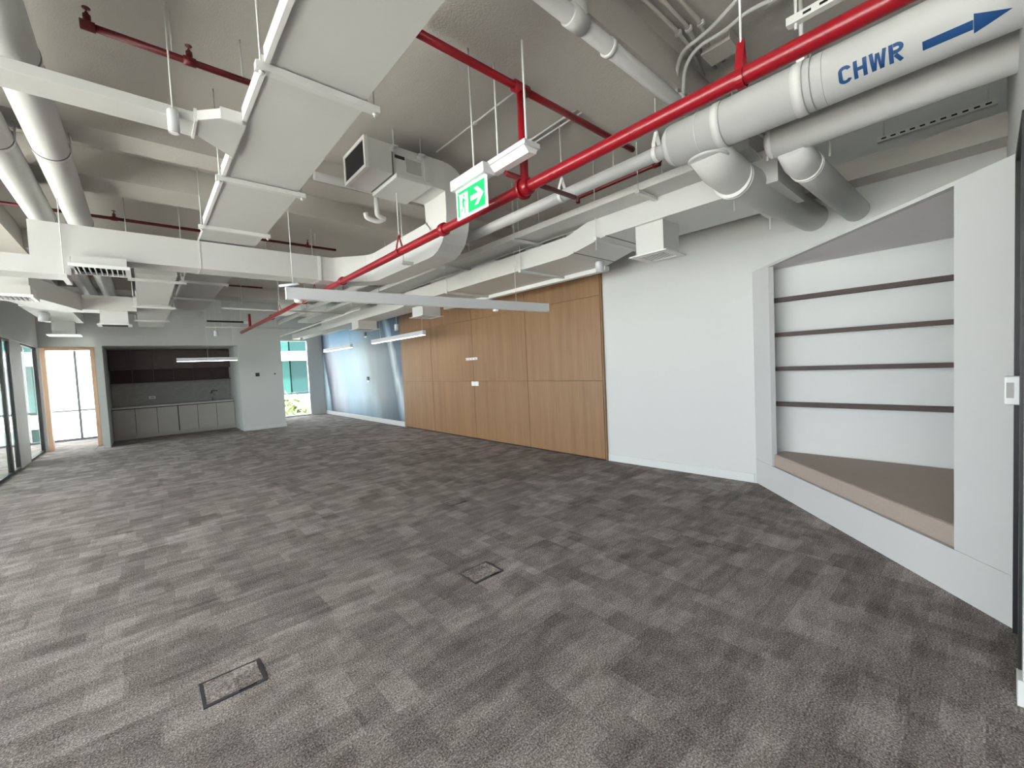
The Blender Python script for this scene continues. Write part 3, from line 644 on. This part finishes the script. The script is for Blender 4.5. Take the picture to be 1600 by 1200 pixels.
# --- cable tray
ct = thing('cable_tray', 'shallow white cable tray running beside the supply duct overhead', 'cable tray', (3.6, 4, 3.0))
for y0, y1 in ((1.15, 2.05), (2.05, 3.7), (3.7, 5.2), (5.2, 7.5), (7.5, 10.5), (10.5, 13.0)):
    t = box('tray_section', 'duct_white', (3.42, 3.80, y0+.002, y1-.002, 3.0, 3.012), ct); boxes('tray_side', 'strap_white', [(3.405, 3.42, y0, y1, 2.995, 3.06), (3.80, 3.815, y0, y1, 2.995, 3.06)], t)
for y in (2.05, 3.7, 5.2, 7.5, 10.5):
    box('trapeze_bar', 'steel_painted', (3.38, 3.84, y-.02, y+.02, 2.968, 2.995), ct); rod(3.395, y, 2.95, ct); rod(3.825, y, 2.95, ct)

# --- wall-side supply duct with diffuser drops
sd = thing('supply_duct', 'white supply duct along the right wall with boxed ceiling diffusers', 'duct', (4, 4, 2.7))
box('duct_section', 'duct_white', (3.70, 4.40, 1.05, 2.62, 2.80, 3.06), sd)
def loft(name, a, b, parent):  # a,b: (y, x0,x1,z0,z1)
    vs = [(a[1], a[0], a[3]), (a[2], a[0], a[3]), (a[2], a[0], a[4]), (a[1], a[0], a[4]), (b[1], b[0], b[3]), (b[2], b[0], b[3]), (b[2], b[0], b[4]), (b[1], b[0], b[4])]
    mesh(name, vs, [(0, 1, 2, 3), (4, 7, 6, 5), (0, 4, 5, 1), (1, 5, 6, 2), (2, 6, 7, 3), (3, 7, 4, 0)], 'duct_white', parent)
loft('transition', (2.62, 3.70, 4.40, 2.80, 3.06), (3.15, 3.69, 4.47, 2.70, 2.92), sd)
box('duct_section', 'duct_white', (3.69, 4.47, 3.15, 5.6, 2.70, 2.92), sd); box('duct_section', 'duct_white', (3.695, 4.465, 5.6, 7.0, 2.702, 2.918), sd)
loft('transition', (7.0, 3.70, 4.46, 2.70, 2.92), (7.6, 3.80, 4.30, 2.70, 2.90), sd)
box('duct_section', 'duct_white', (3.80, 4.30, 7.6, 11.6, 2.70, 2.90), sd); box('duct_section', 'duct_white', (3.85, 4.20, 11.6, 15.5, 2.72, 2.88), sd)
box('wall_strip', 'strap_white', (4.47, 4.56, 3.2, 7.0, 2.645, 2.70), sd)
for y in (2.62, 3.05): box('joint', 'seam_grey', (3.69, 4.47, y-.004, y+.004, 2.795 if y < 3 else 2.715, 2.80 if y < 3 else 2.73), sd)
for y in (1.35, 2.72, 3.9, 5.6): box('trapeze_bar', 'steel_painted', (3.64, 4.52, y-.02, y+.02, 2.665 if y > 3 else 2.765, 2.697 if y > 3 else 2.797), sd); rod(3.66, y, 2.66, sd); rod(4.50, y, 2.66, sd)
def diffuser(x0, x1, y0, y1, z0, z1):
    n = box('diffuser_box', 'duct_white', (x0, x1, y0, y1, z0+.012, z1), sd)
    boxes('grille_frame', 'strap_white', [(x0-.05, x1+.05, y0-.05, y0+.02, z0, z0+.012), (x0-.05, x1+.05, y1-.02, y1+.05, z0, z0+.012), (x0-.05, x0+.02, y0+.02, y1-.02, z0, z0+.012), (x1-.02, x1+.05, y0+.02, y1-.02, z0, z0+.012)], n)
    box('grille_void', 'dark_void', (x0+.02, x1-.02, y0+.02, y1-.02, z0+.0075, z0+.0118), n)
    k = 6
    for i in range(k):
        x = x0+.03+(x1-x0-.06)*(i+.5)/k; boxes('slat', 'strap_white', [(x-.003, x+.003, y0+.02, y1-.02, z0+.003, z0+.007)], n)
diffuser(3.74, 4.04, 2.01, 2.30, 2.50, 2.80); diffuser(3.98, 4.36, 6.95, 7.35, 2.50, 2.70); diffuser(3.78, 4.22, 9.55, 9.95, 2.50, 2.70)

# ================================================================ LIGHT FITTINGS AND SIGN
def linear_light(a, b, w, h, label, group='linear pendant lights', lens='luminaire_lens', rods=(.03, .82)):
    a, b = Vector(a), Vector(b); t = thing('linear_light', label, 'light', tuple((a+b)/2), group)
    up = Vector((0, 0, h/2)); rectduct('body', [a+up, b+up], w, h, 'luminaire_white', t, bevel=.003)
    rectduct('diffuser', [a.lerp(b, .004)+Vector((0, 0, -.001)), a.lerp(b, .996)+Vector((0, 0, -.001))], w*.8, .004, lens, t)
    for f in rods:
        p = a.lerp(b, f); tube('suspension_wire', [p+Vector((0, 0, h)), (p.x, p.y, SLAB)], .0035, 'steel_painted', t, 6)
    for p in (a, b):
        d = (b-a).normalized(); rectduct('end_cap', [p-d*.002+up, p+d*.006+up], w+.004, h+.004, 'luminaire_white', t)
    return t
l1 = linear_light((1.03, 4.25, 2.205), (4.15, 3.93, 2.20), .065, .105, 'long white linear pendant light crossing in front of the oak panelling', rods=(.02, .835))
lathe('sensor', [(.028, -.028), (.036, -.02), (.036, 0)], (1.13, 4.24, 2.203), 'plastic_white', l1, 16); lathe('sensor', [(.028, -.028), (.036, -.02), (.036, 0)], (3.32, 4.02, 2.20), 'plastic_white', l1, 16)
tube('hanger_clip', [(1.00, 4.33, 2.335), (1.12, 4.16, 2.335)], .012, 'luminaire_white', l1, 8)
linear_light((4.33, 7.55, 2.20), (4.33, 10.1, 2.20), .07, .09, 'shorter white linear pendant light beside the blue mural and oak', lens='lens_fill_glow')
linear_light((4.36, 11.6, 2.20), (4.36, 13.9, 2.20), .07, .09, 'small far linear pendant light in front of the blue mural', lens='lens_fill_glow')
linear_light((.60, 12.35, 1.95), (1.78, 12.35, 1.95), .07, .08, 'bright white linear pendant light in front of the kitchenette', lens='lens_fill_glow', rods=(.5, .95))
# exit sign
ex = thing('exit_sign', 'green and white running man exit sign with arrow hanging on rods', 'exit sign', (1.75, 2.3, 2.54))
sx = 1.735; y0, y1 = 2.47, 2.14
box('housing', 'luminaire_white', (1.70, 1.80, 2.115, 2.495, 2.735, 2.805), ex, bevel=.006)
box('panel', 'sign_white', (sx, sx+.012, y1-.005, y0+.005, 2.535, 2.735), ex)
def flat(name, m, poly, parent, x):
    # poly in sign units u 0..1 (left to right), v 0..1 (up)
    vs = [(x, y0+(y1-y0)*u, 2.54+.19*v) for u, v in poly]; return mesh(name, vs, [tuple(range(len(vs)))], m, parent)
flat('green_field', 'sign_green', [(.40, .05), (.97, .05), (.97, .95), (.40, .95)], ex, sx-.001)
flat('green_bar', 'sign_green', [(.03, .05), (.10, .05), (.10, .80), (.03, .95)], ex, sx-.001); flat('green_bar', 'sign_green', [(.03, .95), (.10, .84), (.40, .84), (.40, .95)], ex, sx-.001)
flat('arrow', 'sign_white', [(.93, .50), (.74, .80), (.62, .80), (.76, .585), (.50, .585), (.50, .415), (.76, .415), (.62, .20), (.74, .20)], ex, sx-.002)
def limb(pts, th, parent):
    vs, fs = [], []
    for i, (u, v) in enumerate(pts):
        a, b = pts[max(i-1, 0)], pts[min(i+1, len(pts)-1)]; tt = Vector(((b[0]-a[0])*1.74, b[1]-a[1])).normalized(); nu, nv = -tt.y*th/2/1.74, tt.x*th/2
        vs += [(sx-.002, y0+(y1-y0)*(u+nu), 2.54+.19*(v+nv)), (sx-.002, y0+(y1-y0)*(u-nu), 2.54+.19*(v-nv))]
    fs = [(2*i, 2*i+1, 2*i+3, 2*i+2) for i in range(len(pts)-1)]; return mesh('figure', vs, fs, 'sign_green', parent)
flat('figure', 'sign_green', [(.27+.028*math.cos(R(i*30)), .74+.049*math.sin(R(i*30))) for i in range(12)], ex, sx-.002)
limb([(.245, .66), (.235, .40)], .10, ex); limb([(.24, .42), (.29, .28), (.27, .10)], .06, ex); limb([(.235, .42), (.20, .27), (.13, .22)], .06, ex); limb([(.25, .62), (.31, .52), (.35, .55)], .045, ex); limb([(.24, .62), (.19, .55), (.17, .42)], .045, ex)
rod(1.755, 2.28, 2.80, ex, .006)
em = thing('emergency_light', 'flat white emergency light fitting hanging just right of the exit sign', 'light', (1.8, 1.97, 2.77))
box('housing', 'luminaire_white', (1.745, 1.875, 1.775, 2.165, 2.785, 2.815), em, bevel=.004)
prism('lens', 'luminaire_lens', [(1.755, 2.785), (1.865, 2.785), (1.85, 2.755), (1.79, 2.75)], 1.79, 2.15, em, axis='y')
rod(1.80, 2.08, 2.81, em, .006); rod(1.80, 1.815, 2.81, em, .007)

def spot(c, label, top=SLAB, r=.045, h=.11):
    t = thing('spotlight', label, 'spotlight', c, 'white cylinder spotlights')
    lathe('body', [(r*.7, .004), (r, 0), (r, h), (r*.8, h+.01)], c, 'luminaire_white', t, 20); lathe('lens', [(r*.7, -.001), (r*.7, .004)], c, 'luminaire_lens', t, 16)
    tube('stem', [(c[0], c[1], c[2]+h), (c[0], c[1], top)], .005, 'steel_painted', t, 6)
spot((4.21, 3.09, 2.575), 'white cylinder spotlight beside the top corner of the oak panelling', r=.05, h=.11, top=2.71)
spot((.222, 3.04, 2.90), 'white cylinder spotlight hanging by the trunking left of the main duct', r=.028, h=.12)
spot((1.35, 12.0, 2.52), 'small white spotlight hanging above the kitchenette opening')
spot((-1.13, 10.0, 2.56), 'white cylinder spotlight at far left above the glass partition', r=.07, h=.13, top=2.71)
spot((4.45, 9.0, 2.42), 'white cylinder spotlight in front of the mural beside the far diffusers', r=.05, h=.14)
spot((3.9, 14.6, 2.60), 'small spotlight in front of the far narrow window', top=2.72, h=.1)
tr = thing('light_track', 'thin dark lighting track hanging above the kitchenette', 'track', (1.2, 11.6, 2.75)); box('rail', 'black_metal', (1.15, 1.85, 11.58, 11.62, 2.80, 2.835), tr)
for x in (1.2, 1.8): rod(x, 11.6, 2.83, tr)
for x in (1.86,): box('driver', 'plastic_white', (x, x+.08, 11.57, 11.63, 2.78, 2.84), tr)

# --- grilles and ducts at the far left
def grille(x0, x1, y0, y1, z, label, k=9, depth=.1):
    g = thing('air_grille', label, 'grille', ((x0+x1)/2, (y0+y1)/2, z), 'white air grilles'); f = .035
    boxes('frame', 'plastic_white', [(x0, x0+f, y0, y1, z, z+.03), (x1-f, x1, y0, y1, z, z+.03), (x0+f, x1-f, y0, y0+.02, z, z+.03), (x0+f, x1-f, y1-.02, y1, z, z+.03)], g)
    box('void', 'dark_void', (x0+f, x1-f, y0+.02, y1-.02, z+.026, z+.03), g); box('neck', 'duct_white', (x0+.02, x1-.02, y0+.02, y1-.02, z+.03, z+.03+depth), g)
    for i in range(k):
        x = x0+f+(x1-x0-2*f)*(i+.5)/k; box('slat', 'plastic_white', (x-.004, x+.004, y0+.02, y1-.02, z+.004, z+.026), g)
grille(-.45, -.03, 5.53, 5.93, 2.60, 'white louvred air grille under the cross duct with bright blades', depth=.078)
grille(-1.25, -.85, 6.95, 7.33, 2.50, 'white louvred air grille at the far left picture edge')
d2 = thing('branch_duct', 'white duct parallel to the main duct beyond the cross duct', 'duct', (.2, 8, 2.7))
box('duct_section', 'duct_white', (.0, .37, 6.2, 8.6, 2.71, 2.95), d2); box('duct_section', 'duct_white', (-.01, .40, 8.6, 11.9, 2.69, 2.93), d2)
for y in (6.35, 8.6, 10.5): box('trapeze_bar', 'steel_painted', (-.06, .46, y-.02, y+.02, 2.65, 2.68), d2); rod(-.04, y, 2.65, d2); rod(.44, y, 2.65, d2)
d3 = thing('far_cross_duct', 'white cross duct with a square diffuser beyond the louvred grille', 'duct', (-.5, 9, 2.6))
box('duct_section', 'duct_white', (-.9, -.01, 8.95, 9.35, 2.64, 2.86), d3)
loft('side_run', (7.3, -1.3, -.92, 2.56, 2.80), (8.95, -1.05, -.62, 2.62, 2.86), d3); box('side_run', 'duct_white', (-1.3, -.80, 9.35, 11.6, 2.71, 2.90), d3)
n3 = box('diffuser_box', 'duct_white', (-.44, -.12, 9.0, 9.3, 2.44, 2.64), d3); boxes('grille_frame', 'strap_white', [(-.48, -.08, 8.96, 9.34, 2.425, 2.44)], n3); box('grille_void', 'dark_void', (-.43, -.13, 9.01, 9.29, 2.422, 2.425), n3)
n4 = box('diffuser_box', 'duct_white', (-1.20, -.90, 11.3, 11.6, 2.47, 2.71), d3); boxes('grille_frame', 'plastic_white', [(-1.27, -.83, 11.2, 11.65, 2.45, 2.47)], n4)
for x, y0, y1, z, lb in ((3.3, 8.2, 15.2, 2.75, 'thin white overhead conduit leading to the far window'),):
    t = thing('conduit', lb, 'conduit', (x, y0, z), 'ceiling conduits'); tube('tube', [(x, y0, z), (x, y1, z)], .02, 'pipe_white', t, 10)
    for y in (y0+.4, (y0+y1)/2, y1-.4): rod(x, y, z, t)
for y, z, lb in ((7.6, 3.1, 'thin white crosswise conduit beyond the cross duct, nearest'), (10.0, 2.9, 'thin white crosswise conduit midway to the kitchenette'), (12.9, 2.82, 'thin white crosswise conduit just before the kitchenette wall')):
    t = thing('conduit', lb, 'conduit', (2.5, y, z), 'ceiling conduits'); tube('tube', [(1.25, y, z), (3.66, y, z)], .018, 'pipe_white', t, 10)
    for x in (1.6, 2.8, 3.5): rod(x, y, z, t)

# ================================================================ KITCHENETTE
CY = 15.15
n = 6; cw = (KX1-KX0-.02)/n
ords = ('first', 'second', 'third', 'fourth', 'fifth', 'sixth')
for i in range(n):
    x0 = KX0+.01+i*cw; x1 = x0+cw
    c = thing('base_cabinet', 'taupe handleless kitchen base cabinet, %s from the left' % ords[i], 'cabinet', ((x0+x1)/2, 15.4, 0), 'kitchenette base cabinets')
    box('body', 'shelf_brown', (x0+.001, x1-.001, CY+.02, 15.75, .10, .825), c); box('door', 'cabinet_taupe', (x0+.005+(.014 if i == 3 else 0), x1-.005, CY, CY+.019, .10, .80), c, bevel=.002)
    box('plinth', 'cabinet_taupe', (x0+.001, x1-.001, CY+.05, CY+.07, 0, .10), c)
wt = box('worktop', 'worktop_grey', (KX0+.004, KX1-.004, CY-.02, 15.75, .826, .866), bevel=.003); tag(wt, 'long grey stone worktop over the kitchenette base cabinets', 'worktop')
sb = box('backsplash', 'marble_grey', (KX0+.004, KX1-.004, 15.735, 15.75, .867, 1.498)); tag(sb, 'grey veined marble backsplash behind the kitchenette worktop', 'backsplash')
for i in range(n):
    x0 = KX0+.01+i*cw; x1 = x0+cw
    c = thing('wall_cabinet', 'dark brown kitchen wall cabinet, %s from the left' % ords[i], 'cabinet', ((x0+x1)/2, 15.5, 1.5), 'kitchenette wall cabinets')
    box('body', 'cabinet_brown', (x0+.001, x1-.001, 15.42, 15.75, 1.90, 2.40), c); box('door', 'cabinet_brown', (x0+.002, x1-.002, 15.40, 15.419, 1.86, 2.40), c, bevel=.002)
    boxes('open_shelf', 'shelf_brown', [(x0+.001, x1-.001, 15.42, 15.75, 1.50, 1.52), (x0+.001, x1-.001, 15.735, 15.75, 1.52, 1.90)], c)
tp = thing('kitchen_tap', 'slim dark mixer tap on the kitchenette worktop near the right wall', 'tap', (1.53, 15.6, .866))
tube('body', [(1.53, 15.6, .866), (1.53, 15.6, 1.14)], .016, 'chrome', tp, 12); tube('spout', [(1.53, 15.6, 1.13), (1.53, 15.6, 1.17), (1.62, 15.48, 1.165), (1.66, 15.44, 1.15)], .012, 'dark_tap', tp, 10, rad=.03); box('lever', 'dark_tap', (1.475, 1.52, 15.59, 15.61, 1.10, 1.115), tp)
so = thing('wall_socket', 'small white socket on the marble backsplash', 'socket', (.15, 15.735, 1.03)); box('plate', 'plastic_white', (.08, .22, 15.725, 15.735, 1.03, 1.11), so, bevel=.003); boxes('insert', 'label_grey', [(.10, .20, 15.723, 15.725, 1.045, 1.095)], so)
th = thing('thermostat', 'small black thermostat on the white wall beside the kitchenette', 'thermostat', (2.46, YK, 1.53)); box('body', 'black_metal', (2.41, 2.51, YK-.02, YK, 1.53, 1.63), th, bevel=.006); box('screen', 'label_black', (2.425, 2.495, YK-.022, YK-.02, 1.56, 1.615), th)
th = thing('wall_sensor', 'tiny grey sensor on the white wall close to the far window', 'sensor', (2.9, YK, 1.55)); box('body', 'label_grey', (2.87, 2.93, YK-.02, YK, 1.55, 1.61), th, bevel=.006); box('face', 'label_black', (2.885, 2.915, YK-.022, YK-.02, 1.565, 1.595), th)

# ================================================================ FLOOR BOXES
def floor_box(x, y, label, w=.26, d=.21):
    f = thing('floor_box', label, 'floor box', (x, y, 0), 'carpeted floor boxes'); a, b = w/2, d/2; t = .014
    boxes('frame', 'box_metal', [(x-a, x-a+t, y-b, y+b, 0, .0045), (x+a-t, x+a, y-b, y+b, 0, .0045), (x-a+t, x+a-t, y-b, y-b+t*1.3, 0, .0045), (x-a+t, x+a-t, y+b-t*.6, y+b, 0, .0045)], f)
    box('lid', 'carpet', (x-a+t+.003, x+a-t-.003, y-b+t*1.3+.003, y+b-t*.6-.003, 0, .004), f); box('finger_slot', 'dark_void', (x+.01, x+.085, y-b+.003, y-b+.016, .0045, .0052), f)
floor_box(.235, 2.46, 'metal-edged floor box in the carpet, nearest at lower left'); floor_box(1.755, 2.44, 'metal-edged floor box in the middle of the carpet')
floor_box(2.54, 3.96, 'faint floor box in front of the oak panelling'); floor_box(2.42, 8.75, 'distant floor box toward the far window'); floor_box(2.43, 6.36, 'distant floor box near the oak panelling middle')

# ================================================================ OUTSIDE
struct(box('ground', 'ext_ground', (-90, 90, -60, 120, -6.3, -6.2)))
def building(name, x0, x1, y, floors, label):
    b = thing(name, label, 'building', ((x0+x1)/2, y, -6.2)); z = -6.2
    box('core', 'ext_teal_dark', (x0+.3, x1-.3, y+.6, y+14, z, 1.0+floors*3.6-.5), b)
    for k in range(-2, floors):
        zb = 2.75+k*3.6; box('spandrel_band', 'ext_white', (x0, x1, y-.4, y+.6, zb, zb+.75), b)
        nx = int((x1-x0)/1.6)
        for i in range(nx):
            xa = x0+.3+i*(x1-x0-.6)/nx; box('window_pane', ('ext_teal', 'ext_teal_dark')[(i*7+k*3) % 3 == 0], (xa+.05, xa+(x1-x0-.6)/nx-.05, y+.3, y+.36, zb-2.84, zb-.01), b)
building('office_building', 4, 34, 38, 3, 'teal glass office block with white bands seen through the far window')
building('office_building', -34, -3.2, 36, 3, 'teal glass office block with white bands seen through the left glass partition')
wt_b = thing('white_building', 'plain white panelled building outside the oak doorway window', 'building', (-.4, 26, -6.2))
for k in range(-4, 8): box('wall_panel', 'ext_white', (-3.1, 2.6, 26, 30, -6.2+(k+4)*1.3, -6.2+(k+5)*1.3-.03), wt_b)
box('core', 'ext_white', (-3.05, 2.55, 26.05, 29.9, -6.2, 9.3), wt_b)
def tree(x, y, zb, h, rad, label):
    t = thing('tree', label, 'tree', (x, y, zb), 'trees outside the window'); tube('trunk', [(x, y, zb), (x+.1, y, zb+h*.5), (x, y, zb+h*.8)], .12, 'tree_bark', t, 8)
    vs, fs = [], []; rnd = random.Random(int(x*10))
    for i in range(900):
        th, ph = rnd.random()*6.283, math.acos(2*rnd.random()-1); q = rad*(.55+.45*rnd.random()); c = Vector((x+q*math.sin(ph)*math.cos(th), y+q*math.sin(ph)*math.sin(th), zb+h*.8+q*.75*math.cos(ph)))
        s = .12+.12*rnd.random(); d1 = Vector((rnd.uniform(-1, 1), rnd.uniform(-1, 1), rnd.uniform(-1, 1))).normalized()*s*1.6; d2_ = d1.orthogonal().normalized()*s*.6; k = len(vs)
        vs += [c-d1, c+d2_, c+d1, c-d2_]; fs.append((k, k+1, k+2, k+3))
    tag(mesh('foliage', vs, fs, 'foliage_light' if rnd.random() < .5 else 'foliage', t), kind='stuff')
for x, y, h, rd, lb in ((5.6, 24.5, 6.9, 1.5, 'leafy green tree low outside the far window, left one'), (8.6, 29, 6.4, 1.7, 'leafy green tree low outside the far window, right one'), (4.3, 20.3, 6.0, .8, 'small tree below the far window sill')):
    tree(x, y, -6.2, h, rd, lb)
